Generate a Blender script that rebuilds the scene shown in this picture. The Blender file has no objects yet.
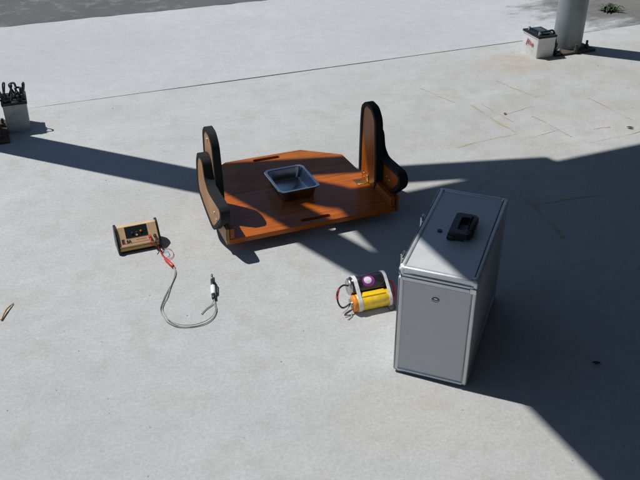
import bpy, bmesh, math, random
from mathutils import Vector, Matrix
R = math.radians
random.seed(7)
S = bpy.context.scene
COL = S.collection

# ------------------------------------------------------------------ camera
CAM_H, PITCH, F_PX = 1.6, 31.6, 820.0
cam = bpy.data.cameras.new('camera'); cam.sensor_width = 36; cam.lens = F_PX * 36 / 640
cam.clip_start = 0.05; cam.clip_end = 2000
co = bpy.data.objects.new('camera', cam); COL.objects.link(co)
co.location = (0, 0, CAM_H); co.rotation_euler = (R(90 - PITCH), 0, 0)
S.camera = co

# ------------------------------------------------------------------ world, sun, exposure
SUN_EL, SHADOW_AZ = 60.5, -22.5           # shadows run along this ground direction
sun_dir = Vector((-math.cos(R(SHADOW_AZ)) * math.cos(R(SUN_EL)), -math.sin(R(SHADOW_AZ)) * math.cos(R(SUN_EL)), math.sin(R(SUN_EL))))
W = bpy.data.worlds.new('World'); S.world = W; W.use_nodes = True
nt = W.node_tree; bg = nt.nodes['Background']
sky = nt.nodes.new('ShaderNodeTexSky'); sky.sky_type = 'NISHITA'; sky.sun_disc = False
sky.sun_elevation = R(SUN_EL); sky.sun_rotation = math.atan2(sun_dir.x, sun_dir.y)
sky.air_density = 1.0; sky.dust_density = 0.2; sky.ozone_density = 2.6
nt.links.new(sky.outputs[0], bg.inputs[0]); bg.inputs[1].default_value = 0.074
sl = bpy.data.lights.new('sun', 'SUN'); sl.energy = 5.0; sl.angle = R(0.53); sl.color = (1.0, 0.98, 0.95)
so = bpy.data.objects.new('sun', sl); COL.objects.link(so)
so.rotation_euler = sun_dir.to_track_quat('Z', 'Y').to_euler(); so.location = (-5, 3, 9)
S.view_settings.view_transform = 'Standard'; S.view_settings.look = 'None'
S.view_settings.exposure = -0.18; S.view_settings.gamma = 1.0; S.view_settings.use_curve_mapping = False
S.render.engine = 'CYCLES'

# ------------------------------------------------------------------ pixel -> place (photo is 640 x 480)
def G(px, py, z=0.0):
    t = R(PITCH); u = px - 320; v = py - 240
    d = Vector((u, F_PX * math.cos(t) - v * math.sin(t), -F_PX * math.sin(t) - v * math.cos(t)))
    k = (CAM_H - z) / -d.z
    return Vector((d.x * k, d.y * k, z))

# ------------------------------------------------------------------ materials
def mat(name, col, rough=0.5, metal=0.0, var=0.0, scale=20, bump=0.0, bscale=200, coat=0.0, spec=0.5, dirt=None, dscale=6):
    m = bpy.data.materials.new(name); m.use_nodes = True
    n = m.node_tree.nodes; l = m.node_tree.links; b = n['Principled BSDF']
    b.inputs['Base Color'].default_value = (*col, 1); b.inputs['Roughness'].default_value = rough
    b.inputs['Metallic'].default_value = metal; b.inputs['Coat Weight'].default_value = coat
    b.inputs['Coat Roughness'].default_value = 0.12; b.inputs['Specular IOR Level'].default_value = spec
    tc = n.new('ShaderNodeTexCoord')
    out = None
    if var:
        ns = n.new('ShaderNodeTexNoise'); ns.inputs['Scale'].default_value = scale; ns.inputs['Detail'].default_value = 6
        l.new(tc.outputs['Object'], ns.inputs['Vector'])
        r = n.new('ShaderNodeValToRGB')
        r.color_ramp.elements[0].position = 0.3; r.color_ramp.elements[1].position = 0.7
        r.color_ramp.elements[0].color = (*[c * (1 - var) for c in col], 1)
        r.color_ramp.elements[1].color = (*[min(1, c * (1 + var)) for c in col], 1)
        l.new(ns.outputs['Fac'], r.inputs[0]); out = r.outputs[0]
        rr = n.new('ShaderNodeMapRange'); rr.inputs['To Min'].default_value = max(0.03, rough - 0.12); rr.inputs['To Max'].default_value = min(1, rough + 0.12)
        l.new(ns.outputs['Fac'], rr.inputs['Value']); l.new(rr.outputs[0], b.inputs['Roughness'])
    if dirt:
        n2 = n.new('ShaderNodeTexNoise'); n2.inputs['Scale'].default_value = dscale; n2.inputs['Detail'].default_value = 8; n2.inputs['Roughness'].default_value = 0.7
        l.new(tc.outputs['Object'], n2.inputs['Vector'])
        r2 = n.new('ShaderNodeValToRGB'); r2.color_ramp.elements[0].position = 0.5; r2.color_ramp.elements[1].position = 0.75
        r2.color_ramp.elements[0].color = (0, 0, 0, 1); r2.color_ramp.elements[1].color = (0.8, 0.8, 0.8, 1)
        l.new(n2.outputs['Fac'], r2.inputs[0])
        mx = n.new('ShaderNodeMix'); mx.data_type = 'RGBA'
        l.new(r2.outputs[0], mx.inputs['Factor'])
        if out: l.new(out, mx.inputs['A'])
        else: mx.inputs['A'].default_value = (*col, 1)
        mx.inputs['B'].default_value = (*dirt, 1); out = mx.outputs['Result']
    if out: l.new(out, b.inputs['Base Color'])
    if bump:
        nb = n.new('ShaderNodeTexNoise'); nb.inputs['Scale'].default_value = bscale; nb.inputs['Detail'].default_value = 4
        l.new(tc.outputs['Object'], nb.inputs['Vector'])
        bp = n.new('ShaderNodeBump'); bp.inputs['Strength'].default_value = bump; bp.inputs['Distance'].default_value = 0.002
        l.new(nb.outputs['Fac'], bp.inputs['Height']); l.new(bp.outputs[0], b.inputs['Normal'])
    return m

def concrete(name, c1, c2, streak_ang, streak=0.35, fine=0.25, stain=(0.30, 0.25, 0.18), stain_amt=0.25, bump=0.25, patch=0.45, mott=0.30, stains_and_falloff=()):
    m = bpy.data.materials.new(name); m.use_nodes = True
    n = m.node_tree.nodes; l = m.node_tree.links; b = n['Principled BSDF']
    b.inputs['Roughness'].default_value = 0.88; b.inputs['Specular IOR Level'].default_value = 0.25
    tc = n.new('ShaderNodeTexCoord')
    def noise(scale, detail=6, rough=0.6, mapping=None):
        t = n.new('ShaderNodeTexNoise'); t.inputs['Scale'].default_value = scale; t.inputs['Detail'].default_value = detail; t.inputs['Roughness'].default_value = rough
        l.new(mapping or tc.outputs['Object'], t.inputs['Vector']); return t.outputs['Fac']
    mp = n.new('ShaderNodeMapping'); mp.inputs['Rotation'].default_value = (0, 0, -streak_ang)
    l.new(tc.outputs['Object'], mp.inputs['Vector'])
    mp2 = n.new('ShaderNodeMapping'); mp2.inputs['Scale'].default_value = (1.0, 9.0, 1.0)
    l.new(mp.outputs[0], mp2.inputs['Vector'])
    def ramp(src, p0, p1, a=0.0, bb=1.0):
        r = n.new('ShaderNodeMapRange'); r.inputs['From Min'].default_value = p0; r.inputs['From Max'].default_value = p1
        r.inputs['To Min'].default_value = a; r.inputs['To Max'].default_value = bb
        l.new(src, r.inputs['Value']); return r.outputs[0]
    def mixc(fac, A, B, blend='MIX'):
        x = n.new('ShaderNodeMix'); x.data_type = 'RGBA'; x.blend_type = blend
        if isinstance(fac, float): x.inputs['Factor'].default_value = fac
        else: l.new(fac, x.inputs['Factor'])
        for k, v in (('A', A), ('B', B)):
            if isinstance(v, tuple): x.inputs[k].default_value = (*v, 1)
            else: l.new(v, x.inputs[k])
        return x.outputs['Result']
    big = noise(1.1, 5)
    col = mixc(ramp(big, 0.3, 0.7), c1, c2)
    st = ramp(noise(5.0, 7, 0.65, mp2.outputs[0]), 0.35, 0.68)
    col = mixc(ramp(st, 0, 1, 0, streak), col, tuple(c * 0.72 for c in c1))
    # broad dirty patches
    big2 = ramp(noise(0.55, 6, 0.55), 0.44, 0.66, 0, patch)
    col = mixc(big2, col, tuple(c * k for c, k in zip(c1, (0.70, 0.69, 0.66))))
    md = ramp(noise(2.3, 7, 0.62), 0.36, 0.66, 0, mott); col = mixc(md, col, tuple(c * 0.74 for c in c1))
    sm = ramp(noise(13, 7, 0.68), 0.40, 0.68, 0, mott); col = mixc(sm, col, tuple(c * 0.72 for c in c1))
    for cx, cy, rad, cc, am in stains_and_falloff:
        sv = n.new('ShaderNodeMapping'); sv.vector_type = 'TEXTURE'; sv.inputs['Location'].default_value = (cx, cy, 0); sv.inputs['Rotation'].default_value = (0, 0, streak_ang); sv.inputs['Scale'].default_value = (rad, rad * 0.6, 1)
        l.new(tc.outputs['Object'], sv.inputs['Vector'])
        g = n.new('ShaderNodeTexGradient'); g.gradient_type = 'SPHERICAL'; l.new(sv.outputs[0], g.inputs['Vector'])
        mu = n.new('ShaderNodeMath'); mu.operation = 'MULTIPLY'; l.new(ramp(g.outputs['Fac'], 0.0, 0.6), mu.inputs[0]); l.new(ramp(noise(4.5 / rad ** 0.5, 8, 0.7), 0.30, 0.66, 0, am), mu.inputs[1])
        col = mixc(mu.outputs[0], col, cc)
    # scuffs: thin broken strokes in two directions
    for ang, sc in ((0.35, 3.4), (-0.9, 2.6)):
        mq = n.new('ShaderNodeMapping'); mq.inputs['Rotation'].default_value = (0, 0, ang); mq.inputs['Scale'].default_value = (1, 13, 1)
        l.new(tc.outputs['Object'], mq.inputs['Vector'])
        sf = ramp(noise(sc, 9, 0.72, mq.outputs[0]), 0.62, 0.76, 0, 0.30)
        col = mixc(sf, col, tuple(c * 0.66 for c in c1))
    # blotches left by water and dust
    bl = ramp(noise(6.5, 8, 0.7), 0.52, 0.74, 0, stain_amt)
    col = mixc(bl, col, stain)
    fn = ramp(noise(95, 4, 0.7), 0.35, 0.68, 0, fine)
    col = mixc(fn, col, tuple(c * 0.55 for c in c1))
    gr = ramp(noise(320, 2, 0.6), 0.60, 0.75, 0, 0.45)
    col = mixc(gr, col, tuple(c * 0.5 for c in c1))
    # pale, scuffed flecks
    fl = ramp(noise(38, 6, 0.75), 0.60, 0.80, 0, 0.35)
    col = mixc(fl, col, tuple(min(1, c * 1.25) for c in c2))
    l.new(col, b.inputs['Base Color'])
    add = n.new('ShaderNodeMath'); add.operation = 'ADD'
    l.new(noise(150, 5, 0.7), add.inputs[0]); l.new(noise(28, 6, 0.65), add.inputs[1])
    bp = n.new('ShaderNodeBump'); bp.inputs['Strength'].default_value = bump; bp.inputs['Distance'].default_value = 0.004
    l.new(add.outputs[0], bp.inputs['Height']); l.new(bp.outputs[0], b.inputs['Normal'])
    return m

def wood(name, c1, c2, rough=0.3, coat=0.35, axis=0, scale=1.0):
    m = bpy.data.materials.new(name); m.use_nodes = True
    n = m.node_tree.nodes; l = m.node_tree.links; b = n['Principled BSDF']
    b.inputs['Roughness'].default_value = rough; b.inputs['Coat Weight'].default_value = coat; b.inputs['Coat Roughness'].default_value = 0.1; b.inputs['Specular IOR Level'].default_value = 0.3
    tc = n.new('ShaderNodeTexCoord'); mp = n.new('ShaderNodeMapping')
    sc = [26.0, 26.0, 26.0]; sc[axis] = 1.6; mp.inputs['Scale'].default_value = [s * scale for s in sc]
    l.new(tc.outputs['Object'], mp.inputs['Vector'])
    t = n.new('ShaderNodeTexNoise'); t.inputs['Scale'].default_value = 2.2; t.inputs['Detail'].default_value = 8; t.inputs['Roughness'].default_value = 0.62; t.inputs['Distortion'].default_value = 0.6
    l.new(mp.outputs[0], t.inputs['Vector'])
    r = n.new('ShaderNodeValToRGB'); r.color_ramp.elements[0].position = 0.32; r.color_ramp.elements[1].position = 0.68
    r.color_ramp.elements[0].color = (*c1, 1); r.color_ramp.elements[1].color = (*c2, 1)
    l.new(t.outputs['Fac'], r.inputs[0])
    t2 = n.new('ShaderNodeTexNoise'); t2.inputs['Scale'].default_value = 7; t2.inputs['Detail'].default_value = 6
    l.new(tc.outputs['Object'], t2.inputs['Vector'])
    r2 = n.new('ShaderNodeMapRange'); r2.inputs['From Min'].default_value = 0.45; r2.inputs['From Max'].default_value = 0.75; r2.inputs['To Max'].default_value = 0.5
    l.new(t2.outputs['Fac'], r2.inputs['Value'])
    x = n.new('ShaderNodeMix'); x.data_type = 'RGBA'
    l.new(r2.outputs[0], x.inputs['Factor']); l.new(r.outputs[0], x.inputs['A']); x.inputs['B'].default_value = (c1[0] * 0.6, c1[1] * 0.55, c1[2] * 0.5, 1)
    l.new(x.outputs['Result'], b.inputs['Base Color'])
    rr = n.new('ShaderNodeMapRange'); rr.inputs['To Min'].default_value = rough - 0.1; rr.inputs['To Max'].default_value = rough + 0.18
    l.new(t2.outputs['Fac'], rr.inputs['Value']); l.new(rr.outputs[0], b.inputs['Roughness'])
    bp = n.new('ShaderNodeBump'); bp.inputs['Strength'].default_value = 0.12; bp.inputs['Distance'].default_value = 0.002
    l.new(t.outputs['Fac'], bp.inputs['Height']); l.new(bp.outputs[0], b.inputs['Normal'])
    return m

FANG = R(22.6)                              # direction of the slab edges and of the shelter
M = {}
M['floor'] = concrete('concrete_floor', (0.464, 0.470, 0.462), (0.552, 0.560, 0.555), FANG, 0.24, 0.42, stain=(0.33, 0.29, 0.23), stain_amt=0.30, bump=0.3, stains_and_falloff=((1.45, 3.95, 1.9, (0.30, 0.29, 0.26), 0.5), (1.15, 4.55, 0.35, (0.36, 0.27, 0.16), 0.7), (0.25, 1.70, 0.30, (0.42, 0.39, 0.32), 0.4), (-0.9, 1.5, 1.2, (0.36, 0.38, 0.39), 0.45), (-0.6, 2.9, 0.5, (0.39, 0.37, 0.33), 0.4)))  # first spot paints the upper-right brightness falloff into the colour; second is rust
M['path'] = concrete('concrete_path', (0.470, 0.482, 0.492), (0.54, 0.552, 0.562), FANG, 0.14, 0.34, stain=(0.40, 0.40, 0.41), stain_amt=0.35, bump=0.4)
M['asphalt'] = concrete('asphalt', (0.12, 0.122, 0.125), (0.18, 0.182, 0.185), FANG + R(55), 0.45, 0.5, stain=(0.34, 0.34, 0.33), stain_amt=0.75, bump=0.8, mott=0.55)
M['dirt'] = concrete('dirt', (0.17, 0.165, 0.155), (0.27, 0.265, 0.25), FANG, 0.3, 0.5, stain=(0.13, 0.12, 0.10), stain_amt=0.6, bump=0.8)
M['wood'] = wood('varnished_wood', (0.27, 0.056, 0.003), (0.48, 0.120, 0.005), rough=0.34, coat=0.12)
M['wood_b'] = wood('varnished_wood_dark', (0.22, 0.054, 0.004), (0.40, 0.112, 0.007), rough=0.45, coat=0.08)
M['plate'] = wood('varnished_plywood', (0.28, 0.064, 0.005), (0.44, 0.118, 0.009), rough=0.42, coat=0.12, axis=2)
M['ply'] = wood('pale_plywood', (0.34, 0.165, 0.07), (0.46, 0.25, 0.12), rough=0.5, coat=0.05, axis=2)
M['foam'] = mat('black_foam', (0.010, 0.012, 0.014), 0.75, var=0.3, scale=60, bump=0.3, bscale=500, spec=0.25)
M['black'] = mat('black_plastic', (0.012, 0.013, 0.015), 0.4, var=0.25, scale=40)
M['rubber'] = mat('rubber', (0.015, 0.015, 0.016), 0.7)
M['steel'] = mat('steel', (0.55, 0.56, 0.58), 0.28, 1.0, var=0.12, scale=50)
M['pan'] = mat('pan_metal', (0.48, 0.50, 0.54), 0.22, 1.0, var=0.25, scale=22, bump=0.08, bscale=60)
M['brass'] = mat('brass', (0.62, 0.42, 0.16), 0.3, 1.0, var=0.15, scale=60)
M['alu'] = mat('aluminium_edge', (0.62, 0.63, 0.65), 0.42, 0.6, var=0.08, scale=35)
M['panel'] = mat('case_panel', (0.52, 0.525, 0.54), 0.5, 0.12, var=0.045, scale=25, bump=0.18, bscale=420)
M['gold'] = mat('gold_anodised', (0.66, 0.46, 0.26), 0.42, 0.25, var=0.06, scale=30)
M['gold_d'] = mat('gold_edge', (0.42, 0.27, 0.07), 0.4, 0.4, var=0.1, scale=30)
M['display'] = mat('display_black', (0.010, 0.013, 0.014), 0.35)
M['ink'] = mat('black_ink', (0.02, 0.018, 0.015), 0.6)
M['white'] = mat('white_plastic', (0.72, 0.72, 0.70), 0.45, var=0.06, scale=20, dirt=(0.42, 0.40, 0.36), dscale=14)
M['greybat'] = mat('grey_plastic', (0.40, 0.42, 0.42), 0.45, var=0.1, scale=18, dirt=(0.10, 0.10, 0.09), dscale=14)
M['tape'] = mat('white_tape', (0.66, 0.66, 0.65), 0.5, var=0.12, scale=80, bump=0.5, bscale=160)
M['yellow'] = mat('yellow_shrink', (0.84, 0.54, 0.012), 0.25, var=0.14, scale=70, bump=0.5, bscale=90, coat=0.5)
M['orange'] = mat('orange_plastic', (0.68, 0.22, 0.02), 0.45, var=0.25, scale=70)
M['can'] = mat('black_shrink', (0.014, 0.013, 0.018), 0.22, var=0.2, scale=40, coat=0.4)
M['purple'] = mat('purple_print', (0.26, 0.035, 0.24), 0.3)
M['red'] = mat('red_plastic', (0.55, 0.03, 0.03), 0.4)
M['redprint'] = mat('red_print', (0.62, 0.17, 0.18), 0.5)
M['blue'] = mat('blue_wire', (0.03, 0.07, 0.25), 0.4)
M['teal'] = mat('teal_plastic', (0.025, 0.06, 0.068), 0.4, var=0.2, scale=40)
M['greywire'] = mat('grey_wire', (0.30, 0.30, 0.27), 0.5, var=0.15, scale=40)
M['galv'] = mat('galvanised_paint', (0.27, 0.30, 0.31), 0.5, 0.15, var=0.12, scale=9, bump=0.1, bscale=80, dirt=(0.15, 0.13, 0.10), dscale=7)
M['rust'] = mat('rusty_steel', (0.085, 0.065, 0.05), 0.8, 0.2, var=0.4, scale=50, bump=0.5, bscale=200)
M['roof'] = mat('roof_sheet', (0.07, 0.08, 0.09), 0.5, 0.2, var=0.08, scale=6)
M['twig'] = mat('dry_straw', (0.45, 0.32, 0.12), 0.8, var=0.3, scale=90)
M['darkleaf'] = mat('dark_leaf', (0.03, 0.026, 0.018), 0.8, var=0.4, scale=120)
M['grass'] = mat('weed_green', (0.03, 0.06, 0.016), 0.6, var=0.4, scale=60)
M['pebble'] = mat('pebble', (0.20, 0.185, 0.16), 0.85, var=0.5, scale=14)
M['render'] = mat('dark_render', (0.05, 0.05, 0.05), 0.9, var=0.15, scale=5, bump=0.4, bscale=60)
M['chalk'] = None

def chalk():
    m = bpy.data.materials.new('worn_yellow_paint'); m.use_nodes = True
    n = m.node_tree.nodes; l = m.node_tree.links; b = n['Principled BSDF']
    b.inputs['Base Color'].default_value = (0.52, 0.41, 0.20, 1); b.inputs['Roughness'].default_value = 0.9
    tc = n.new('ShaderNodeTexCoord'); t = n.new('ShaderNodeTexNoise'); t.inputs['Scale'].default_value = 55; t.inputs['Detail'].default_value = 8; t.inputs['Roughness'].default_value = 0.75
    l.new(tc.outputs['Object'], t.inputs['Vector'])
    t2 = n.new('ShaderNodeTexNoise'); t2.inputs['Scale'].default_value = 7; l.new(tc.outputs['Object'], t2.inputs['Vector'])
    a = n.new('ShaderNodeMath'); a.operation = 'ADD'; l.new(t.outputs['Fac'], a.inputs[0]); l.new(t2.outputs['Fac'], a.inputs[1])
    r = n.new('ShaderNodeMapRange'); r.inputs['From Min'].default_value = 0.74; r.inputs['From Max'].default_value = 1.15; r.inputs['To Max'].default_value = 0.6
    l.new(a.outputs[0], r.inputs['Value']); l.new(r.outputs[0], b.inputs['Alpha'])
    return m
M['chalk'] = chalk()

# ------------------------------------------------------------------ object helpers
def link(name, me, m=None, parent=None, smooth=False):
    o = bpy.data.objects.new(name, me); COL.objects.link(o)
    if m is not None: me.materials.append(m)
    if parent is not None: o.parent = parent
    if smooth:
        for p in me.polygons: p.use_smooth = True
    return o
def thing(name, label, cat, loc=(0, 0, 0), rz=0.0, group=None):
    o = bpy.data.objects.new(name, None); COL.objects.link(o); o.location = loc; o.rotation_euler = (0, 0, rz)
    o.empty_display_size = 0.05; o['label'] = label; o['category'] = cat
    if group: o['group'] = group
    return o
def tag(o, label, cat, group=None):
    o['label'] = label; o['category'] = cat
    if group: o['group'] = group
    return o
def from_bm(bm, name, m, parent=None, smooth=None):
    bmesh.ops.recalc_face_normals(bm, faces=bm.faces)
    me = bpy.data.meshes.new(name); bm.to_mesh(me); bm.free()
    o = link(name, me, m, parent)
    if smooth is not None:
        for p in me.polygons: p.use_smooth = True
        me.set_sharp_from_angle(angle=R(smooth))
    return o
def add_box(bm, x0, x1, y0, y1, z0, z1):
    vs = [bm.verts.new((x, y, z)) for z in (z0, z1) for y in (y0, y1) for x in (x0, x1)]
    for f in ((0, 1, 3, 2), (4, 5, 7, 6), (0, 1, 5, 4), (2, 3, 7, 6), (0, 2, 6, 4), (1, 3, 7, 5)): bm.faces.new([vs[i] for i in f])
    return vs
def box(name, x0, x1, y0, y1, z0, z1, m, parent=None, bev=0.0, seg=2):
    bm = bmesh.new(); add_box(bm, x0, x1, y0, y1, z0, z1)
    if bev: bmesh.ops.bevel(bm, geom=bm.edges[:], offset=bev, segments=seg, affect='EDGES', profile=0.5)
    return from_bm(bm, name, m, parent, 40)
def tube_into(bm, pts, rad, n=8, caps=True):
    pts = [Vector(p) for p in pts]; rings = []; prev = None
    for i, p in enumerate(pts):
        t = (pts[min(i + 1, len(pts) - 1)] - pts[max(i - 1, 0)]).normalized()
        if prev is None:
            ref = Vector((0, 0, 1)) if abs(t.z) < 0.9 else Vector((1, 0, 0)); a = t.cross(ref).normalized()
        else: a = (prev - t * prev.dot(t)).normalized()
        prev = a; b = t.cross(a); r = rad[i] if isinstance(rad, (list, tuple)) else rad
        rings.append([bm.verts.new(p + (a * math.cos(2 * math.pi * k / n) + b * math.sin(2 * math.pi * k / n)) * r) for k in range(n)])
    for i in range(len(rings) - 1):
        for k in range(n): bm.faces.new((rings[i][k], rings[i][(k + 1) % n], rings[i + 1][(k + 1) % n], rings[i + 1][k]))
    if caps: bm.faces.new(rings[0][::-1]); bm.faces.new(rings[-1])
def tube(name, pts, rad, m, parent=None, n=8):
    bm = bmesh.new(); tube_into(bm, pts, rad, n); return from_bm(bm, name, m, parent, 50)
def spline(pts, k=6):
    pts = [Vector(p) for p in pts]; out = []
    for i in range(len(pts) - 1):
        p0 = pts[max(i - 1, 0)]; p1 = pts[i]; p2 = pts[i + 1]; p3 = pts[min(i + 2, len(pts) - 1)]
        for j in range(k):
            t = j / k
            out.append(0.5 * ((2 * p1) + (p2 - p0) * t + (2 * p0 - 5 * p1 + 4 * p2 - p3) * t * t + (3 * p1 - p0 - 3 * p2 + p3) * t ** 3))
    out.append(pts[-1]); return out
def area2(p): return sum(p[i][0] * p[(i + 1) % len(p)][1] - p[(i + 1) % len(p)][0] * p[i][1] for i in range(len(p)))
def ccw(p): return list(p) if area2(p) > 0 else list(p)[::-1]
def chaikin(p, it=2, r=0.25):
    for _ in range(it):
        q = []
        for i in range(len(p)):
            a, b = p[i], p[(i + 1) % len(p)]
            q += [(a[0] + (b[0] - a[0]) * r, a[1] + (b[1] - a[1]) * r), (a[0] + (b[0] - a[0]) * (1 - r), a[1] + (b[1] - a[1]) * (1 - r))]
        p = q
    return p
def offset(p, d):
    p = ccw(p); out = []
    for i in range(len(p)):
        a, b, c = Vector(p[i - 1]), Vector(p[i]), Vector(p[(i + 1) % len(p)])
        e1 = (b - a).normalized(); e2 = (c - b).normalized()
        n1 = Vector((e1.y, -e1.x)); n2 = Vector((e2.y, -e2.x)); nn = (n1 + n2)
        k = max(0.5, 1 + n1.dot(n2)); out.append(tuple(b + nn * d / k))
    return out
def rrect(x0, x1, y0, y1, r, n=5):
    out = []
    for cx, cy, a0 in ((x1 - r, y0 + r, -90), (x1 - r, y1 - r, 0), (x0 + r, y1 - r, 90), (x0 + r, y0 + r, 180)):
        for k in range(n + 1):
            a = R(a0 + 90 * k / n); out.append((cx + r * math.cos(a), cy + r * math.sin(a)))
    return out
def plate(name, outer, holes, h0, h1, m, parent=None, to3=lambda x, y, h: (x, y, h), bev=0.0):
    """a flat plate with holes, given in 2D and raised from h0 to h1"""
    bm = bmesh.new(); loops = [ccw(outer)] + [ccw(h) for h in holes]
    lo = [[bm.verts.new(to3(x, y, h0)) for x, y in lp] for lp in loops]
    hi = [[bm.verts.new(to3(x, y, h1)) for x, y in lp] for lp in loops]
    for side in (lo, hi):
        es = []
        for lp in side:
            for i in range(len(lp)): es.append(bm.edges.new((lp[i], lp[(i + 1) % len(lp)])))
        bmesh.ops.triangle_fill(bm, use_beauty=True, use_dissolve=False, edges=es)
    for a, b in zip(lo, hi):
        for i in range(len(a)):
            j = (i + 1) % len(a); bm.faces.new((a[i], a[j], b[j], b[i]))
    return from_bm(bm, name, m, parent, 35)
def cyl(name, p0, p1, r, m, parent=None, n=16, bev=0.0):
    p0, p1 = Vector(p0), Vector(p1); d = (p1 - p0).normalized()
    if bev: return tube(name, [p0, p0 + d * bev, p1 - d * bev, p1], [r - bev, r, r, r - bev], m, parent, n)
    return tube(name, [p0, p1], r, m, parent, n)
def grid_sheet(name, pts, z, m, kind='structure'):
    me = bpy.data.meshes.new(name); me.from_pydata([(x, y, z) for x, y in pts], [], [tuple(range(len(pts)))])
    o = link(name, me, m)
    if kind: o['kind'] = kind
    return o
def text_mesh(name, body, size, m, parent, mtx, extrude=0.0003, shear=0.0, bold=0.0):
    cu = bpy.data.curves.new(name, 'FONT'); cu.body = body; cu.size = size; cu.extrude = extrude; cu.shear = shear; cu.offset = bold
    tmp = bpy.data.objects.new(name, cu); COL.objects.link(tmp)
    dg = bpy.context.evaluated_depsgraph_get(); me = bpy.data.meshes.new_from_object(tmp.evaluated_get(dg))
    bpy.data.objects.remove(tmp); me.transform(mtx)
    return link(name, me, m, parent)

# ------------------------------------------------------------------ the ground: asphalt sheet, pale path strip, near floor slab
fd = Vector((math.cos(FANG), math.sin(FANG))); fn = Vector((-fd.y, fd.x))
grid_sheet('ground', [(-600, -600), (600, -600), (600, 600), (-600, 600)], -0.022, M['asphalt'])
jd = Vector((math.cos(R(21.6)), math.sin(R(21.6)))); jn = Vector((-jd.y, jd.x))
J0 = Vector((-0.55, 4.225)); C0 = Vector((-1.42, 5.45))
def wavy(p0, d, a, b, amp, n=120, seed=1):
    rnd = random.Random(seed); nn = Vector((-d.y, d.x)); ph = [rnd.uniform(0, 6) for _ in range(4)]
    out = []
    for i in range(n + 1):
        s = a + (b - a) * i / n
        w = sum(math.sin(s * f + q) / f for f, q in zip((1.3, 3.1, 7.7, 17.0), ph)) * amp + rnd.uniform(-amp, amp) * 0.25
        p = p0 + d * s + nn * w; out.append((p.x, p.y))
    return out
def slab(name, edge, backs, z0, z1, m):
    bm = bmesh.new(); pts = ccw(edge + backs)
    hi = [bm.verts.new((x, y, z1)) for x, y in pts]; lo = [bm.verts.new((x, y, z0)) for x, y in pts]
    bm.faces.new(hi)
    for i in range(len(pts)): j = (i + 1) % len(pts); bm.faces.new((lo[i], lo[j], hi[j], hi[i]))
    bmesh.ops.triangulate(bm, faces=[f for f in bm.faces if len(f.verts) > 4])
    o = from_bm(bm, name, m); o['kind'] = 'structure'; return o
# path strip between the floor slab and the asphalt; the far edge runs off to the right
kd = Vector((math.cos(R(21.0)), math.sin(R(21.0))))
far = wavy(C0, kd, -9, 14, 0.022, 420, 3)
b0 = J0 + jd * 14 + jn * 0.015; b1 = J0 - jd * 9 + jn * 0.015
path = slab('path', far, [tuple(b0), tuple(b1)], -0.05, -0.003, M['path'])
near = wavy(J0, jd, -9, 14, 0.006, 220, 5)
b0 = J0 + jd * 14 - jn * 12; b1 = J0 - jd * 9 - jn * 12
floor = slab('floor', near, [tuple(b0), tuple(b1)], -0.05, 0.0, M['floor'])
# bare dirt at the far right of the path
def soft_dirt():
    m = M['dirt']; n = m.node_tree.nodes; l = m.node_tree.links; b = n['Principled BSDF']
    tc = n.new('ShaderNodeTexCoord'); gr = n.new('ShaderNodeTexGradient'); gr.gradient_type = 'SPHERICAL'
    l.new(tc.outputs['Object'], gr.inputs['Vector'])
    t = n.new('ShaderNodeTexNoise'); t.inputs['Scale'].default_value = 5; t.inputs['Detail'].default_value = 8; t.inputs['Roughness'].default_value = 0.7
    l.new(tc.outputs['Object'], t.inputs['Vector'])
    a = n.new('ShaderNodeMath'); a.operation = 'ADD'; l.new(gr.outputs['Fac'], a.inputs[0]); l.new(t.outputs['Fac'], a.inputs[1])
    r = n.new('ShaderNodeMapRange'); r.inputs['From Min'].default_value = 0.62; r.inputs['From Max'].default_value = 0.95
    l.new(a.outputs[0], r.inputs['Value']); l.new(r.outputs[0], b.inputs['Alpha'])
soft_dirt()
dpo = grid_sheet('dirt_patch', [(math.cos(2 * math.pi * k / 48), math.sin(2 * math.pi * k / 48)) for k in range(48)], 0.0, M['dirt'])
dpo.location = (2.95, 6.15, -0.001); dpo.scale = (1.9, 0.95, 1); dpo.rotation_euler.z = FANG

# worn yellow lines drawn on the floor
LINES = [((436, 95.5), (454, 102.6), .7), ((469.6, 104.7), (517.4, 133.8), 1.2), ((518, 133.4), (457, 147), 1.0), ((496, 80.6), (537, 97.6), .9), ((482, 103.6), (512, 122), .5),
         ((505, 114), (533, 106.5), .6), ((531.6, 116), (572, 136.6), .9), ((588, 98), (632, 119.6), .8), ((593.6, 129.5), (609.5, 126.7), .7), ((590, 142.6), (645, 131), .6),
         ((519, 192), (563.5, 238), 1.4), ((533, 204.6), (622, 192), .9), ((420, 88), (436, 95), .5), ((563, 128), (520, 141), .5)]
for i, (a, b, w) in enumerate(LINES):
    A, B = G(*a), G(*b); d = (B - A).normalized(); nn = Vector((-d.y, d.x, 0)); k = max(4, int((B - A).length / 0.03)); vs = []; fs = []
    for j in range(k + 1):
        p = A.lerp(B, j / k) + nn * (random.uniform(-1, 1) * 0.0025 + 0.004 * math.sin(j * 0.5 + i)); ww = 0.006 * w * random.uniform(0.75, 1.2)
        vs += [(p.x + nn.x * ww, p.y + nn.y * ww, 0.0015 + i * 0.0002), (p.x - nn.x * ww, p.y - nn.y * ww, 0.0015 + i * 0.0002)]
    fs = [(2 * j, 2 * j + 1, 2 * j + 3, 2 * j + 2) for j in range(k)]
    me = bpy.data.meshes.new('painted_line'); me.from_pydata(vs, [], fs); link('painted_line', me, M['chalk'], floor)

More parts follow.
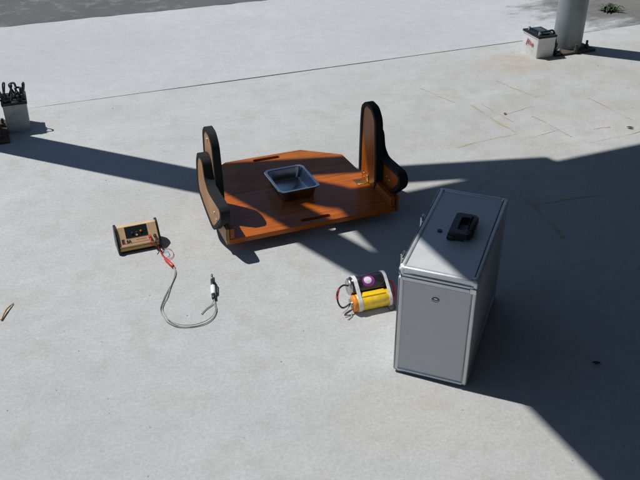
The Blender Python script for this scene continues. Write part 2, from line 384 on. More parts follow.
# ------------------------------------------------------------------ the shelter whose posts, braces and roof cast the shade
P1 = Vector((-1.60, 3.525, 0)); P2 = Vector((1.482, 4.812, 0)); ZR = 3.22
ax = (P2 - P1).normalized(); ay = Vector((ax.y, -ax.x, 0))          # along the far edge, towards the camera
sh = thing('open_shelter', 'open flat-roofed shelter on round grey steel posts shading the concrete', 'shelter', P1, math.atan2(ax.y, ax.x))
# local: x along far edge, y negative towards the camera
def post(lx, ly, r):
    p = tube('post', [(lx, ly, 0.012), (lx, ly, ZR)], r, M['galv'], sh, 32)
    box('base_plate', lx - r - 0.035, lx + r + 0.035, ly - r - 0.035, ly + r + 0.035, 0.0, 0.014, M['rust'], p, 0.003)
    for k in range(6):
        a = R(20 + 60 * k); c = (lx + (r + 0.028) * math.cos(a), ly + (r + 0.028) * math.sin(a))
        bm = bmesh.new(); tube_into(bm, [(c[0], c[1], 0.012), (c[0], c[1], 0.030)], 0.013, 6); tube_into(bm, [(c[0], c[1], 0.03), (c[0], c[1], 0.055)], 0.007, 8)
        from_bm(bm, 'bolt', M['rust'], p)
    return p
span = (P2 - P1).length; DEEP = 6.2
RP = 0.098
post(0, 0, RP); post(span, 0, 0.086); post(span * 2, 0, 0.086); post(0.30, -DEEP, RP); post(span, -DEEP, 0.086); post(span * 2, -DEEP, 0.086)
tube('brace', [(0.0, 0, 2.26), (1.03, 0, ZR - 0.02)], 0.080, M['galv'], sh, 20)
tube('brace', [(0, 0.0, 2.30), (0.05, -0.72, ZR - 0.02)], 0.080, M['galv'], sh, 20)
for k in (1, 2):
    tube('brace', [(span * k, 0, 2.26), (span * k + (1.03 if k == 1 else -1.03), 0, ZR - 0.02)], 0.07, M['galv'], sh, 20)
EX = span * 2 + 0.10
box('beam', 0.012, EX, -0.12, -0.001, ZR - 0.10, ZR, M['galv'], sh, 0.006)
box('beam', -0.06, EX, -DEEP - 0.06, -DEEP + 0.06, ZR - 0.10, ZR, M['galv'], sh, 0.006)
plate('beam', [(0.016, -0.121), (0.116, -0.121), (0.10 + 0.28, -DEEP + 0.061), (0.28, -DEEP + 0.061)], [], ZR - 0.10, ZR - 0.001, M['galv'], sh)
for x in (span, span * 2): box('beam', x - 0.06, x + 0.06, -DEEP + 0.06, -0.121, ZR - 0.10, ZR - 0.001, M['galv'], sh, 0.006)
nr = 16
for i in range(nr):
    x0 = EX * i / nr; x1 = EX * (i + 1) / nr
    if i == 0: plate('roof_panel', [(0.010, 0.0), (x1 + 0.012, 0.0), (x1 + 0.012, -DEEP - 0.07), (0.29, -DEEP - 0.07)], [], ZR + 0.002, ZR + 0.030, M['roof'], sh); continue
    box('roof_panel', x0, x1 + 0.012, -DEEP - 0.07, 0.0, ZR + 0.002 + (i % 2) * 0.006, ZR + 0.03 + (i % 2) * 0.006, M['roof'], sh)

# added unseen dark walls behind and right of the camera, blocking sky to deepen shade
bd = thing('sky_blocker', 'unseen dark rendered walls added to block the sky and deepen the shade', 'sky_blocker', P1, math.atan2(ax.y, ax.x))
box('blocker_wall', -0.6, EX + 3, -5.4, -5.15, 0.0, 4.2, M['render'], bd)
box('blocker_wall', 3.05, 3.25, -5.149, -1.15, 0.0, 3.19, M['render'], bd)
dr = box('door', 1.2, 2.2, -5.149, -5.10, 0.0, 2.1, M['galv'], bd, 0.004)
cyl('handle', (2.08, -5.10, 1.02), (2.08, -5.04, 1.02), 0.014, M['steel'], dr)

# ------------------------------------------------------------------ wooden stand
ST_O = G(230, 240, 0.055); ST_A = R(21.6)
stand = thing('model_stand', 'varnished orange wooden folding stand with tall black-edged end brackets', 'stand', (ST_O.x, ST_O.y, 0), ST_A)
BW, BD, JV, ZB, ZT = 0.660, 0.615, 0.328, 0.036, 0.055
plate('front_board', [(0, 0), (BW, 0), (BW, JV - 0.0015), (0, JV - 0.0015)], [rrect(0.285, 0.405, 0.024, 0.046, 0.010)], ZB, ZT, M['wood'], stand)
plate('back_board', [(0.004, JV + 0.0015), (BW - 0.004, JV + 0.0015), (BW - 0.010, 0.505), (0.498, BD), (0.160, BD), (0.006, 0.50)], [rrect(0.272, 0.392, 0.572, 0.596, 0.011)], ZB + 0.0005, ZT - 0.0005, M['wood_b'], stand)
box('rail', -0.0125, -0.0005, -0.001, JV - 0.004, ZB, 0.100, M['ply'], stand, 0.002)
box('rail', BW + 0.0005, BW + 0.0125, -0.001, JV - 0.004, ZB, 0.100, M['plate'], stand, 0.002)
box('rail', 0.001, 0.018, 0.0005, 0.150, ZT + 0.0003, 0.098, M['plate'], stand, 0.002)
box('rail', BW - 0.018, BW - 0.001, 0.0005, 0.150, ZT + 0.0003, 0.098, M['plate'], stand, 0.002)
for x, y in ((0.06, 0.10), (BW - 0.10, 0.10), (0.06, 0.46), (BW - 0.10, 0.46)):
    box('foot', x, x + 0.04, y, y + 0.04, 0.0, ZB + 0.0008, M['rubber'], stand, 0.003)
# outlines include the padding
OUT = [(-0.012, 0.138), (-0.026, 0.160), (-0.026, 0.186), (-0.006, 0.204), (0.06, 0.202), (0.140, 0.200), (0.176, 0.225), (0.190, 0.282), (0.222, 0.299), (0.268, 0.290), (0.300, 0.245), (0.316, 0.16), (0.303, 0.112), (0.225, 0.076), (0.125, 0.046), (0.085, 0.055)]
INN = [(0.140, 0.0565), (0.306, 0.0565), (0.306, 0.18), (0.303, 0.30), (0.296, 0.362), (0.258, 0.394), (0.196, 0.390), (0.160, 0.352), (0.150, 0.27), (0.140, 0.18)]
def bracket(name, prof, u0, u1, m, pad_u0, pad_u1, pad=0.0155, zmin=None):
    prof = offset(chaikin(ccw(prof), 2, 0.17), -pad)
    if zmin: prof = [(x, zmin if y < zmin + 0.02 else y) for x, y in prof]
    o = plate(name, offset(prof, 0.0003), [], u0, u1, m, stand, lambda x, y, h: (h, x, y))
    bm = bmesh.new(); inn = ccw(prof); out = offset(prof, pad)
    n = len(inn); R4 = []; keep = [zmin is None or min(inn[i][1], inn[(i + 1) % n][1]) > zmin + 0.001 for i in range(n)]
    for lp, uu in ((inn, pad_u0), (out, pad_u0), (out, pad_u1), (inn, pad_u1)): R4.append([bm.verts.new((uu, x, y)) for x, y in lp])
    for a in range(4):
        for i in range(n):
            j = (i + 1) % n
            if keep[i]: bm.faces.new((R4[a][i], R4[a][j], R4[(a + 1) % 4][j], R4[(a + 1) % 4][i]))
    for v in [v for v in bm.verts if not v.link_faces]: bm.verts.remove(v)
    from_bm(bm, 'edge_padding', M['foam'], o, 40)
    return o
bl = bracket('outer_bracket', OUT, -0.032, -0.013, M['ply'], -0.034, 0.000)
il = bracket('inner_bracket', INN, 0.0, 0.016, M['ply'], -0.002, 0.026, zmin=ZT + 0.001)
br = bracket('outer_bracket', OUT, BW + 0.013, BW + 0.032, M['plate'], BW + 0.0, BW + 0.034)
ir = bracket('inner_bracket', INN, BW - 0.016, BW + 0.0, M['plate'], BW - 0.020, BW + 0.010, zmin=ZT + 0.001)
for u, v, z, p in ((-0.0320, 0.045, 0.120, bl), (-0.0320, 0.07, 0.138, bl), (0.0, 0.235, 0.350, il)):
    cyl('screw', (u + 0.001, v, z), (u - 0.003, v, z), 0.006, M['steel'], p, 12, 0.001)
for v, z in ((0.085, 0.125), (0.112, 0.130)):
    cyl('screw', (BW + 0.014, v, z), (BW + 0.009, v, z), 0.006, M['steel'], br, 12, 0.001)
# brass hinges
def hinge(x0, x1, y0, y1, z, rot=False):
    h = box('hinge', x0, x1, y0, y1, z, z + 0.0022, M['brass'], stand, 0.0006)
    return h
hinge(BW - 0.062, BW - 0.022, 0.215, 0.265, ZT + 0.0002)
h2 = box('hinge', BW - 0.0190, BW - 0.0161, 0.215, 0.265, 0.058, 0.094, M['brass'], stand, 0.0006)
for v, z in ((0.225, 0.068), (0.255, 0.068), (0.225, 0.086), (0.255, 0.086)): cyl('screw', (BW - 0.0185, v, z), (BW - 0.0205, v, z), 0.003, M['steel'], h2, 8)
# ------------------------------------------------------------------ metal tray on the stand
TU, TV = 0.338, 0.282
pu = Vector((math.cos(ST_A), math.sin(ST_A))); pv = Vector((-pu.y, pu.x))
tp = Vector((ST_O.x, ST_O.y)) + pu * TU + pv * TV
tray = thing('metal_tray', 'shallow rectangular dark metal tray resting on the wooden stand', 'tray', (tp.x, tp.y, ZT), ST_A + R(1))
def ring_bm(bm, rings):
    L = [[bm.verts.new((x, y, z)) for x, y in lp] for lp, z in rings]
    n = len(L[0])
    for a in range(len(L) - 1):
        for i in range(n): j = (i + 1) % n; bm.faces.new((L[a][i], L[a][j], L[a + 1][j], L[a + 1][i]))
    return L
def rr(hx, hy, r): return rrect(-hx, hx, -hy, hy, r, 6)
bm = bmesh.new()
L = ring_bm(bm, [(rr(0.062, 0.082, 0.016), 0.0008), (rr(0.066, 0.086, 0.018), 0.002), (rr(0.076, 0.096, 0.022), 0.046), (rr(0.0735, 0.0935, 0.020), 0.046), (rr(0.0640, 0.084, 0.017), 0.006), (rr(0.060, 0.080, 0.015), 0.0035)])
bm.faces.new(L[0][::-1]); bm.faces.new(L[-1])
from_bm(bm, 'basin', M['pan'], tray, 45)
bm = bmesh.new()
L = ring_bm(bm, [(rr(0.0745, 0.0945, 0.021), 0.0465), (rr(0.084, 0.104, 0.026), 0.0455), (rr(0.0855, 0.1055, 0.027), 0.048), (rr(0.084, 0.104, 0.026), 0.0505), (rr(0.0745, 0.0945, 0.021), 0.0490)])
n = len(L[0])
for i in range(n): j = (i + 1) % n; bm.faces.new((L[-1][i], L[-1][j], L[0][j], L[0][i]))
from_bm(bm, 'rim', M['steel'], tray, 45)

# ------------------------------------------------------------------ aluminium case
CW, CL, CH = 0.218, 0.490, 0.372
case = thing('aluminium_case', 'silver aluminium carrying case standing upright with black handle on top', 'case', (0.4010, 2.052, 0), R(-20.3))
hx, hy = CW / 2, CL / 2; e = 0.0035; RW = 0.017; ZL = 0.341
body = box('body', -hx + e, hx - e, -hy + e, hy - e, 0.010, ZL - 0.002, M['panel'], case)
lid = box('lid', -hx + e, hx - e, -hy + e, hy - e, ZL + 0.003, CH - e, M['panel'], case)
def rail(name, x0, x1, y0, y1, z0, z1, par): return box(name, x0, x1, y0, y1, z0, z1, M['alu'], par, 0.0062, 4)
for sx in (-1, 1):
    for sy in (-1, 1):
        xa, xb = sorted((sx * hx, sx * (hx - RW))); ya, yb = sorted((sy * hy, sy * (hy - RW)))
        rail('corner_post', xa, xb, ya, yb, 0.008, ZL - 0.001, body)
        rail('corner_post', xa, xb, ya, yb, ZL + 0.002, CH - 0.004, lid)
        cyl('foot', (sx * (hx - 0.02), sy * (hy - 0.02), 0.0), (sx * (hx - 0.02), sy * (hy - 0.02), 0.014), 0.010, M['rubber'], case, 16)
        # rounded corner caps
        bm = bmesh.new(); bmesh.ops.create_uvsphere(bm, u_segments=14, v_segments=10, radius=0.013)
        for v in bm.verts: v.co = Vector((v.co.x + sx * (hx - 0.0118), v.co.y + sy * (hy - 0.0118), v.co.z + CH - 0.0118))
        from_bm(bm, 'corner_cap', M['alu'], lid, 60)
for s in (-1, 1):
    x0, x1 = sorted((s * (hx + 0.0004), s * (hx - RW)))
    y0, y1 = sorted((s * (hy + 0.0004), s * (hy - RW)))
    i = RW * 0.6
    rail('edge_rail', x0, x1, -hy + i, hy - i, CH - RW, CH + 0.0004, lid)
    rail('edge_rail', -hx + i, hx - i, y0, y1, CH - RW - 0.004, CH + 0.0002, lid)
    rail('edge_rail', x0, x1, -hy + i, hy - i, 0.0065, 0.022, body)
    rail('edge_rail', -hx + i, hx - i, y0, y1, 0.0060, 0.019, body)
    for (nm, z0, z1, par) in (('edge_rail', ZL - 0.013, ZL - 0.0005, body), ('edge_rail', ZL + 0.0015, ZL + 0.010, lid)):
        xa, xb = sorted((s * (hx - 0.0006), s * (hx - 0.012))); ya, yb = sorted((s * (hy - 0.0006), s * (hy - 0.012)))
        box(nm, xa, xb, -hy + i, hy - i, z0, z1, M['alu'], par, 0.002)
        box(nm, -hx + i, hx - i, ya, yb, z0, z1, M['alu'], par, 0.002)
# latches on the long left side
for y in (-0.165, 0.055):
    lt = box('latch', -hx - 0.007, -hx + 0.001, y - 0.02, y + 0.02, ZL - 0.035, ZL + 0.018, M['steel'], case, 0.002)
    box('latch_tongue', -hx - 0.014, -hx - 0.0065, y - 0.013, y + 0.013, ZL - 0.012, ZL + 0.026, M['steel'], lt, 0.002)
# handle
hd = thing_h = plate('handle', rrect(-0.016, 0.046, -0.058, 0.062, 0.012), [rrect(0.004, 0.030, -0.036, 0.040, 0.006)], CH + 0.006, CH + 0.024, M['black'], case)
box('grip', 0.030, 0.052, -0.046, 0.050, CH + 0.004, CH + 0.031, M['black'], hd, 0.008, 3)
box('handle_mount', -0.020, 0.003, -0.062, 0.066, CH - 0.004, CH + 0.014, M['black'], hd, 0.005, 3)
box('handle_mount', 0.0, 0.028, -0.056, -0.038, CH - 0.004, CH + 0.012, M['black'], hd, 0.003, 2)
box('handle_mount', 0.0, 0.028, 0.042, 0.060, CH - 0.004, CH + 0.012, M['black'], hd, 0.003, 2)
cyl('lock', (-0.048, -0.02, CH - 0.004), (-0.048, -0.02, CH + 0.0005), 0.007, M['black'], case, 14)
# emblem on the narrow front: an oval with two curved strokes
bm = bmesh.new()
ov = [(0.0095 * math.cos(2 * math.pi * k / 24), 0.0062 * math.sin(2 * math.pi * k / 24)) for k in range(24)]
tube_into(bm, [(-0.001 + x * 1.0, -hy + 0.0018, 0.285 + z) for x, z in ov + ov[:1]], 0.0010, 6)
tube_into(bm, [(-0.001 + x, -hy + 0.0018, 0.285 + 0.002 - 0.25 * (1 - (x / 0.0085) ** 2) * 0.012) for x in [k * 0.0017 for k in range(-5, 6)]], 0.0013, 6)
from_bm(bm, 'emblem', M['teal'], body)
plate('emblem_ground', [(x - 0.001, 0.285 + z) for x, z in ov], [], -hy + 0.0020, -hy + 0.0032, M['steel'], body, lambda x, z, h: (x, h, z))
box('lid_catch', hx - 0.020, hx - 0.002, -hy - 0.0022, -hy + 0.002, ZL - 0.012, ZL + 0.004, M['steel'], case, 0.001)

# ------------------------------------------------------------------ charger
C0p = G(120.5, 250.5, 0.018)
ch = thing('battery_charger', 'small gold battery charger with black end plates and sloping front panel', 'charger', (C0p.x, C0p.y, 0), R(21.5))
GW = 0.142
prof = [(0.0, 0.012), (0.0, 0.030), (0.006, 0.035), (0.050, 0.082), (0.062, 0.084), (0.080, 0.070), (0.082, 0.012)]
plate('housing', prof, [], 0.0, GW, M['gold'], ch, lambda x, y, h: (h, x, y))
box('front_strip', 0.0, GW, -0.0025, 0.0005, 0.012, 0.024, M['gold_d'], ch, 0.0008)
box('base_tray', -0.002, GW + 0.002, 0.004, 0.080, 0.0, 0.013, M['black'], ch, 0.002)
ep = offset(chaikin(ccw([(-0.004, 0.0), (-0.004, 0.033), (0.046, 0.086), (0.066, 0.089), (0.086, 0.074), (0.086, 0.0)]), 1, 0.15), 0.001)
ep = [(x, max(0.0, y)) for x, y in ep]
for u in (-0.0075, GW): plate('end_plate', ep, [], u, u + 0.0075, M['black'], ch, lambda x, y, h: (h, x, y))
# sloping panel frame: origin at lower-left of slope
s0 = Vector((0.006, 0.035)); s1 = Vector((0.050, 0.082)); sd = (s1 - s0).normalized(); sn = Vector((-sd.y, sd.x)); SLEN = (s1 - s0).length
def onslope(u, s, h=0.0):
    p = s0 + sd * s + sn * h; return Vector((u, p.x, p.y))
def slope_box(name, u0, u1, a, b, h0, h1, m):
    bm = bmesh.new(); vs = []
    for h in (h0, h1):
        for s in (a, b):
            for u in (u0, u1): vs.append(bm.verts.new(onslope(u, s, h)))
    for f in ((0, 1, 3, 2), (4, 5, 7, 6), (0, 1, 5, 4), (2, 3, 7, 6), (0, 2, 6, 4), (1, 3, 7, 5)): bm.faces.new([vs[i] for i in f])
    return from_bm(bm, name, m, ch)
dsp = slope_box('display_panel', 0.028, 0.108, 0.0205, 0.0625, -0.001, 0.0012, M['display'])
for u, s, m in ((0.052, 0.038, 'steel'), (0.068, 0.038, 'steel'), (0.084, 0.040, 'orange')):
    cyl('knob', onslope(u, s, 0.001), onslope(u, s, 0.005), 0.0034, M[m], dsp, 10)
cyl('knob', onslope(0.068, 0.028, 0.001), onslope(0.068, 0.028, 0.003), 0.004, M['gold'], dsp, 10)
mtx = Matrix(((1, 0, 0, 0.010), (0, sd.x, sn.x, (s0 + sd * 0.003 + sn * 0.0004).x), (0, sd.y, sn.y, (s0 + sd * 0.003 + sn * 0.0004).y), (0, 0, 0, 1)))
text_mesh('lettering', 'E', 0.022, M['ink'], ch, mtx, bold=0.0010)
m2 = mtx.copy(); m2[0][3] = 0.0275
text_mesh('lettering', 'SA', 0.015, M['ink'], ch, m2, bold=0.0008)
slope_box('red_line', 0.004, GW - 0.03, 0.0005, 0.0018, 0, 0.0005, M['redprint'])
slope_box('printed_line', 0.062, 0.100, 0.010, 0.0112, 0, 0.0005, M['redprint'])
for u, m in ((0.112, 'red'), (0.130, 'black')):
    cyl('socket', onslope(u, 0.012, -0.001), onslope(u, 0.012, 0.008), 0.0055, M[m], ch, 12)
    cyl('plug', onslope(u, 0.012, 0.006), onslope(u, 0.004, 0.020), 0.0042, M[m], ch, 10)

# ------------------------------------------------------------------ lead lying on the floor
def gp(px, py, z=0.004): v = G(px, py, 0.0); return Vector((v.x, v.y, z))
lead = thing('glow_plug_lead', 'thin grey two-wire lead with red connector and silver clip on concrete', 'cable', gp(172, 268, 0))
def lp(pts): return [Vector(p) - lead.location for p in pts]
ca = Matrix.Rotation(R(21.5), 4, 'Z')
def chw(v): return ca @ v + Vector((C0p.x, C0p.y, 0))
for u, off, m in ((0.112, 0.0, 'red'), (0.130, 1.6, 'black')):
    a = chw(onslope(u, 0.002, 0.022))
    tube('wire', lp(spline([a, a + Vector((0.003, -0.022, -0.012)), gp(159 + off * 0.5, 250, 0.012), gp(161.5 + off * 0.6, 255, 0.004), gp(166 + off * 0.3, 260, 0.004), gp(168, 262.3, 0.006)])), 0.0019, M[m], lead, 6)
tube('wire', lp(spline([gp(161, 252.5, 0.003), gp(166, 249.5), gp(171, 250.5), gp(173.6, 255), gp(172, 258.5), gp(168, 261, 0.005)])), 0.0010, M['red'], lead, 6)
tube('wire', lp(spline([gp(162, 254.5, 0.003), gp(167, 252), gp(169.5, 255), gp(168, 258), gp(164, 258.5)])), 0.0008, M['blue'], lead, 6)
cyl('connector', gp(165.5, 260.5, 0.008) - lead.location, gp(173.5, 268.5, 0.008) - lead.location, 0.0062, M['red'], lead, 10, 0.002)
tube('wire', lp(spline([gp(173, 268, .006), gp(175, 273), gp(172.5, 283), gp(167, 293), gp(162.5, 303), gp(160.5, 311), gp(164, 318), gp(168, 323), gp(178, 327.5), gp(192, 327.5), gp(205, 324.5), gp(213, 319), gp(216.5, 311.5), gp(215.5, 305.5), gp(213.8, 300, .010)])), 0.0017, M['greywire'], lead, 6)
tube('wire', lp(spline([gp(174.3, 268.4, .006), gp(175.8, 275), gp(171, 287), gp(167.5, 298), gp(164.5, 303), gp(162.5, 310), gp(165.5, 316.5, .007), gp(169.5, 322, .008), gp(179, 326, .007), gp(192, 326.6, .007), gp(204, 323.4, .007), gp(212, 318, .006), gp(215.4, 311), gp(214.2, 305)])), 0.0015, M['greywire'], lead, 6)
tube('wire', lp(spline([gp(201.5, 315), gp(206, 310), gp(211, 306.5), gp(213.5, 303, .008)])), 0.0018, M['greywire'], lead, 6)
c0, c1 = gp(214, 301.5, 0.010), gp(212, 277, 0.010)
def cl(t, dz=0): v = c0.lerp(c1, t) - lead.location; v.z += dz; return v
clip = cyl('clip', cl(0.18), cl(0.52), 0.0085, M['tape'], lead, 12, 0.002)
cyl('clip_cap', cl(0.02), cl(0.2), 0.0065, M['black'], clip, 10, 0.001)
cyl('clip_tip', cl(0.5), cl(0.80), 0.0060, M['black'], clip, 10, 0.001)
cyl('clip_tip', cl(0.78), cl(1.0), 0.0040, M['steel'], clip, 10, 0.001)
sdv = Vector((0.011, 0.002, 0))
tube('clip_lever', [cl(0.22) + sdv, cl(0.55) + sdv * 1.2, cl(0.72) + sdv * 0.4], 0.0025, M['black'], clip, 6)

# ------------------------------------------------------------------ twin cell pack
def G2(px, py, z): return G(px, py, z)
yl, yr = G2(352.5, 304, 0.030), G2(389.5, 296.5, 0.030)
pk = thing('battery_pack', 'black and yellow cylinders strapped together with white tape beside the case', 'battery', (yl.x, yl.y, 0), math.atan2((yr - yl).y, (yr - yl).x))
LEN = (yr - yl).length
RY, RB = 0.0285, 0.0315
# local: x along the cylinders, y away from the camera
def seg(name, x0, x1, y, z, r, m, par, bev=0.003, n=28): return cyl(name, (x0, y, z), (x1, y, z), r, m, par, n, bev)
YB, ZBK = 0.046, 0.066
ye = seg('yellow_cell', 0.010, LEN - 0.004, 0, RY + 0.002, RY, M['yellow'], pk)
seg('end_cap', 0.0, 0.0135, 0, RY + 0.002, RY * 0.97, M['orange'], ye, 0.002)
cyl('contact', (-0.004, 0, RY + 0.002), (0.002, 0, RY + 0.002), 0.009, M['steel'], ye, 14, 0.001)
box('solder_tab', -0.0055, -0.0035, -0.006, 0.022, RY - 0.004, RY + 0.008, M['steel'], ye, 0.0005)
seg('end_cap', LEN - 0.006, LEN + 0.006, 0, RY + 0.002, RY * 0.9, M['red'], ye, 0.003)
# folded flat of the shrink wrap
box('wrap_fold', 0.028, LEN - 0.018, -0.012, 0.012, 2 * RY - 0.002, 2 * RY + 0.0035, M['yellow'], ye, 0.002)
bc = seg('black_cell', 0.008, LEN + 0.004, YB, ZBK, RB, M['can'], pk)
seg('end_cap', 0.000, 0.0105, YB, ZBK, RB * 0.9, M['steel'], bc, 0.002)
box('spacer_block', 0.022, LEN - 0.015, YB - 0.020, YB + 0.020, 0.0, ZBK - RB + 0.006, M['black'], pk, 0.003)
# round print on the black cell, curved over its surface
def decal(name, cx, a0, rx, ra, m, lift):
    bm = bmesh.new(); c = None; rings = []
    for q in (0.0, 0.35, 0.7, 1.0):
        ring = []
        for k in range(24):
            t = 2 * math.pi * k / 24; x = cx + rx * q * math.cos(t); a = a0 + ra * q * math.sin(t)
            ring.append((x, YB - (RB + lift) * math.cos(a), ZBK + (RB + lift) * math.sin(a)))
        rings.append(ring)
    V = [[bm.verts.new(p) for p in r] for r in rings[1:]]
    bm.faces.new(V[0])
    for a in range(len(V) - 1):
        for i in range(24): bm.faces.new((V[a][i], V[a][(i + 1) % 24], V[a + 1][(i + 1) % 24], V[a + 1][i]))
    return from_bm(bm, name, m, bc, 60)
decal('print_disc', 0.064, R(52), 0.021, R(36), M['purple'], 0.0006)
decal('print_disc', 0.062, R(56), 0.013, R(22), M['tape'], 0.0010)
# tape bands round both cells (hull of the two circles)
def band(x0, x1):
    def hull(off):
        pts = []
        for (cy, cz, r) in ((0, RY + 0.002, RY + off), (YB, ZBK, RB + off)):
            for k in range(40): a = 2 * math.pi * k / 40; pts.append((cy + r * math.cos(a), cz + r * math.sin(a)))
        pts = sorted(set(pts)); lo = []; up = []
        cr = lambda o, a, b: (a[0] - o[0]) * (b[1] - o[1]) - (a[1] - o[1]) * (b[0] - o[0])
        for p in pts:
            while len(lo) > 1 and cr(lo[-2], lo[-1], p) <= 0: lo.pop()
            lo.append(p)
        for p in reversed(pts):
            while len(up) > 1 and cr(up[-2], up[-1], p) <= 0: up.pop()
            up.append(p)
        return lo[:-1] + up[:-1]
    plate('tape_band', hull(0.0022), [hull(-0.0004)], x0, x1, M['tape'], pk, lambda y, z, h: (h, y, z))
band(0.014, 0.0265); band(LEN - 0.011, LEN - 0.001)
# wires on the left and right ends
tube('wire', spline([(0.004, YB, ZBK + 0.004), (-0.018, YB - 0.002, ZBK + 0.012), (-0.042, YB - 0.018, ZBK + 0.004), (-0.048, YB - 0.04, 0.045), (-0.036, YB - 0.05, 0.026), (-0.014, -0.004, 0.034), (-0.008, 0, 0.032)]), 0.0030, M['black'], pk, 8)
tube('wire_sleeve', spline([(-0.036, YB - 0.012, ZBK + 0.0085), (-0.046, YB - 0.026, ZBK - 0.006), (-0.048, YB - 0.034, 0.052)]), 0.0042, M['red'], pk, 8)
tube('wire', spline([(-0.010, -0.004, 0.030), (-0.024, -0.012, 0.022), (-0.040, -0.018, 0.016)]), 0.0020, M['greywire'], pk, 6)
tube('wire', spline([(-0.008, -0.016, 0.010), (-0.016, -0.03, 0.004), (-0.030, -0.040, 0.0025)]), 0.0016, M['greywire'], pk, 6)
tube('wire', spline([(LEN + 0.004, YB, ZBK), (LEN + 0.02, YB - 0.012, ZBK - 0.006), (LEN + 0.022, 0.010, 0.040), (LEN + 0.012, -0.004, 0.022), (LEN + 0.005, 0, 0.026)]), 0.0034, M['red'], pk, 8)
tube('wire', spline([(LEN - 0.018, -0.026, 0.012), (LEN - 0.010, -0.038, 0.003), (LEN + 0.006, -0.034, 0.003), (LEN + 0.01, -0.02, 0.010)]), 0.0018, M['rust'], pk, 6)

# ------------------------------------------------------------------ car batteries by the posts
def battery(name, label, origin, rz, w, d, h, mcase):
    b = thing(name, label, 'battery', origin, rz)
    # a tub that narrows slightly to its foot
    bm = bmesh.new(); t = 0.004
    L = ring_bm(bm, [(rrect(t, w - t, t, d - t, 0.006, 3), 0.0), (rrect(t * 0.6, w - t * 0.6, t * 0.6, d - t * 0.6, 0.006, 3), 0.01), (rrect(0, w, 0, d, 0.006, 3), h * 0.84), (rrect(-0.003, w + 0.003, -0.003, d + 0.003, 0.006, 3), h * 0.85), (rrect(-0.003, w + 0.003, -0.003, d + 0.003, 0.006, 3), h * 0.875)])
    bm.faces.new(L[0][::-1]); bm.faces.new(L[-1])
    from_bm(bm, 'tub', mcase, b, 35)
    box('lid', -0.004, w + 0.004, -0.004, d + 0.004, h * 0.872, h * 0.97, M['black'], b, 0.004)
    return b
# white battery by the shown post
o = G(536, 59); e1 = (G(555, 57) - o); e2 = (G(521.5, 50.5) - o)
rz = math.atan2(e1.y, e1.x)
bR = battery('car_battery', 'white car battery with black lid and red print beside the round post', (o.x, o.y, 0), rz + R(3), 0.118, 0.168, 0.135, M['white'])
box('vent_strip', 0.035, 0.085, 0.02, 0.15, 0.130, 0.139, M['teal'], bR, 0.003)
for y in (0.03, 0.14):
    tube('terminal', [(0.022, y, 0.130), (0.022, y, 0.148)], [0.009, 0.007], M['steel'], bR, 12)
bm = bmesh.new()     # red scribbled brand-like strokes on the left side, too small to read
for (ya, za, yb, zb) in ((0.045, 0.052, 0.060, 0.092), (0.060, 0.092, 0.066, 0.060), (0.066, 0.060, 0.078, 0.090), (0.082, 0.060, 0.090, 0.082), (0.090, 0.082, 0.100, 0.060), (0.084, 0.068, 0.096, 0.068), (0.104, 0.058, 0.108, 0.078), (0.108, 0.078, 0.120, 0.074), (0.120, 0.074, 0.116, 0.056)):
    tube_into(bm, [(-0.0008, 0.165 - ya, za), (-0.0008, 0.165 - yb, zb)], 0.0022, 5)
from_bm(bm, 'red_print', M['redprint'], bR)
tube('cable', spline([(0.022, 0.03, 0.146), (0.06, 0.02, 0.150), (0.11, 0.03, 0.146), (0.136, 0.03, 0.09), (0.146, 0.03, 0.03), (0.150, 0.05, 0.010), (0.19, 0.07, 0.010)]), 0.006, M['black'], bR, 8)
box('clamp', 0.125, 0.165, -0.005, 0.035, 0.0, 0.028, M['black'], bR, 0.006)
box('clamp', 0.140, 0.160, 0.008, 0.026, 0.026, 0.048, M['steel'], bR, 0.004)
# grey battery with clamps by the near-left post
o = G(8, 133.5); e1 = G(30.5, 130.5) - o
bL = battery('car_battery', 'pale grey car battery with black clamps and cables piled on top', (o.x, o.y, 0), math.atan2(e1.y, e1.x), 0.108, 0.13, 0.155, M['greybat'])
r2 = random.Random(4)
for x, y in ((0.018, 0.02), (0.092, 0.06)):
    tube('terminal', [(x, y, 0.148), (x, y, 0.170)], [0.009, 0.007], M['steel'], bL, 12)
    cb = box('clamp', x - 0.013, x + 0.013, y - 0.014, y + 0.020, 0.152, 0.166, M['black'], bL, 0.003)
    box('clamp_grip', x - 0.006, x + 0.006, y - 0.01, y + 0.004, 0.164, 0.196, M['black'], cb, 0.002)
for k in range(6):
    x0 = 0.008 + 0.018 * k; y0 = r2.uniform(0.01, 0.1)
    hgt = r2.uniform(0.190, 0.222)
    tube('cable', spline([(x0, y0, 0.148), (x0 + r2.uniform(-.012, .012), y0 - 0.006, 0.172), (x0 + r2.uniform(-.012, .012), y0 + 0.005, hgt), (x0 + r2.uniform(-.02, .02), y0 + 0.022, hgt - 0.012), (x0 + r2.uniform(-.02, .02), y0 + 0.03, 0.150)]), r2.uniform(0.0035, 0.006), M['black'] if k % 3 else M['teal'], bL, 7)
for k in range(5):
    x0 = 0.012 + 0.021 * k; y0 = r2.uniform(0.0, 0.06)
    box('vent_cap', x0 - 0.007, x0 + 0.007, y0, y0 + 0.014, 0.148, 0.168 + r2.uniform(0, 0.014), M['black'] if k != 2 else M['steel'], bL, 0.003)
tube('probe', [(0.104, 0.02, 0.148), (0.1, 0.022, 0.186), (0.097, 0.022, 0.198)], [0.0035, 0.003, 0.0015], M['black'], bL, 7)
tube('cable', spline([(0.0, 0.03, 0.155), (-0.02, 0.02, 0.15), (-0.030, 0.0, 0.08), (-0.028, -0.01, 0.02), (-0.05, -0.02, 0.006), (-0.10, -0.02, 0.006)]), 0.005, M['black'], bL, 7)

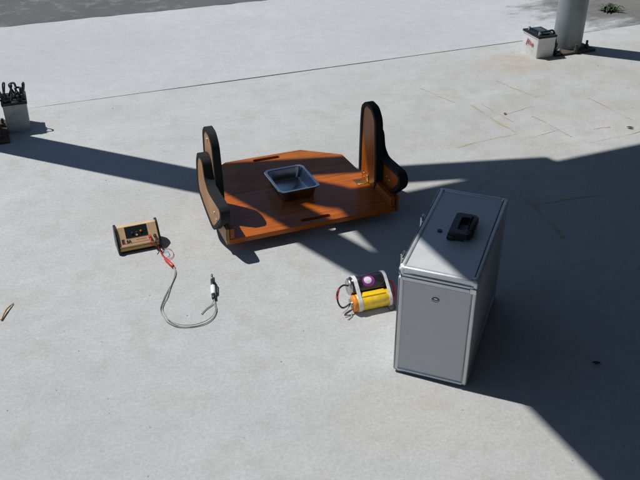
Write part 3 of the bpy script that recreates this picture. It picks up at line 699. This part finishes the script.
# ------------------------------------------------------------------ small things on the floor
a, b = G(1.5, 321), G(13.5, 304)
st = tube('straw', spline([(a.x, a.y, 0.004), ((a.x + b.x) / 2 - 0.004, (a.y + b.y) / 2, 0.009), (b.x, b.y, 0.0035)]), [0.0034] * 7 + [0.0028] * 3 + [0.002] * 3, M['twig'], None, 6)
tag(st, 'dry yellow straw lying alone on the sunlit concrete', 'straw')
def leaf(px, py, l, w, ang, label, m):
    c = G(px, py); bm = bmesh.new(); n = 8; T = []; Bt = []
    for s in (1, -1):
        for i in range(n + 1):
            t = i / n; ww = w * math.sin(math.pi * t) * (0.8 + 0.3 * random.random()) * s
            T.append((t, ww))
    top = [bm.verts.new((l * (t - 0.5), q, 0.003 + 0.012 * (t - 0.5) ** 2 * l * 30 + abs(q) * 0.5)) for t, q in T]
    for i in range(n): bm.faces.new((top[i], top[i + 1], top[n + 1 + i + 1], top[n + 1 + i]))
    bmesh.ops.remove_doubles(bm, verts=bm.verts, dist=1e-5)
    r = bmesh.ops.solidify(bm, geom=bm.faces[:], thickness=0.0015)
    o = from_bm(bm, 'dead_leaf', m); o.location = (c.x, c.y, 0.0); o.rotation_euler.z = R(ang)
    tag(o, label, 'leaf')
leaf(630, 128.5, 0.034, 0.008, -12, 'dark curled dead leaf on sunlit concrete by the yellow lines', M['darkleaf'])
leaf(596, 364, 0.026, 0.006, -6, 'small dark dead leaf in the shade right of the case', M['darkleaf'])
leaf(505, 114.5, 0.018, 0.006, 30, 'tiny dark leaf scrap at the tip of a yellow line', M['darkleaf'])
# weed at the far right
wp = G(610, 11, -0.002)
wd = thing('weed', 'small green weed tuft growing in the dirt behind the post', 'plant', wp)
bm = bmesh.new(); r3 = random.Random(9)
for k in range(70):
    a = r3.uniform(0, 6.28); ll = r3.uniform(0.03, 0.08); up = r3.uniform(0.01, 0.05); w = r3.uniform(0.004, 0.009)
    d = Vector((math.cos(a), math.sin(a), 0)); nn = Vector((-d.y, d.x, 0)); p0 = Vector((r3.uniform(-.03, .03), r3.uniform(-.02, .02), 0))
    p1 = p0 + d * ll * 0.5 + Vector((0, 0, up)); p2 = p0 + d * ll + Vector((0, 0, up * 0.5))
    v = [bm.verts.new(x) for x in (p0 - nn * w * .5, p0 + nn * w * .5, p1 + nn * w, p1 - nn * w, p2)]
    bm.faces.new(v[:4]); bm.faces.new((v[3], v[2], v[4]))
from_bm(bm, 'leaves', M['grass'], wd)
# grit scattered over the concrete
bm = bmesh.new(); r4 = random.Random(21)
for k in range(230):
    if k < 150: px, py = r4.uniform(-40, 680), r4.uniform(20, 500) ** 1.0
    else: px, py = r4.gauss(575, 35), r4.gauss(62, 12)
    if py < 8: continue
    p = G(px, py); s = r4.choice((0.0008, 0.001, 0.0013, 0.002)) * r4.uniform(0.7, 1.2)
    if k % 60 == 0: s *= 1.7
    off = -0.006 if (Vector((p.x, p.y)) - J0).dot(jn) > 0 else 0.0
    vs = bmesh.ops.create_icosphere(bm, subdivisions=1, radius=s)['verts']; sx, sy, sz = r4.uniform(.7, 1.5), r4.uniform(.7, 1.3), r4.uniform(.4, .8)
    for v in vs: v.co = Vector((v.co.x * sx + p.x, v.co.y * sy + p.y, v.co.z * sz + s * 0.3 + off))
g = from_bm(bm, 'grit', M['pebble']); g['kind'] = 'stuff'; g['label'] = 'fine dark grit scattered over the concrete'; g['category'] = 'grit'
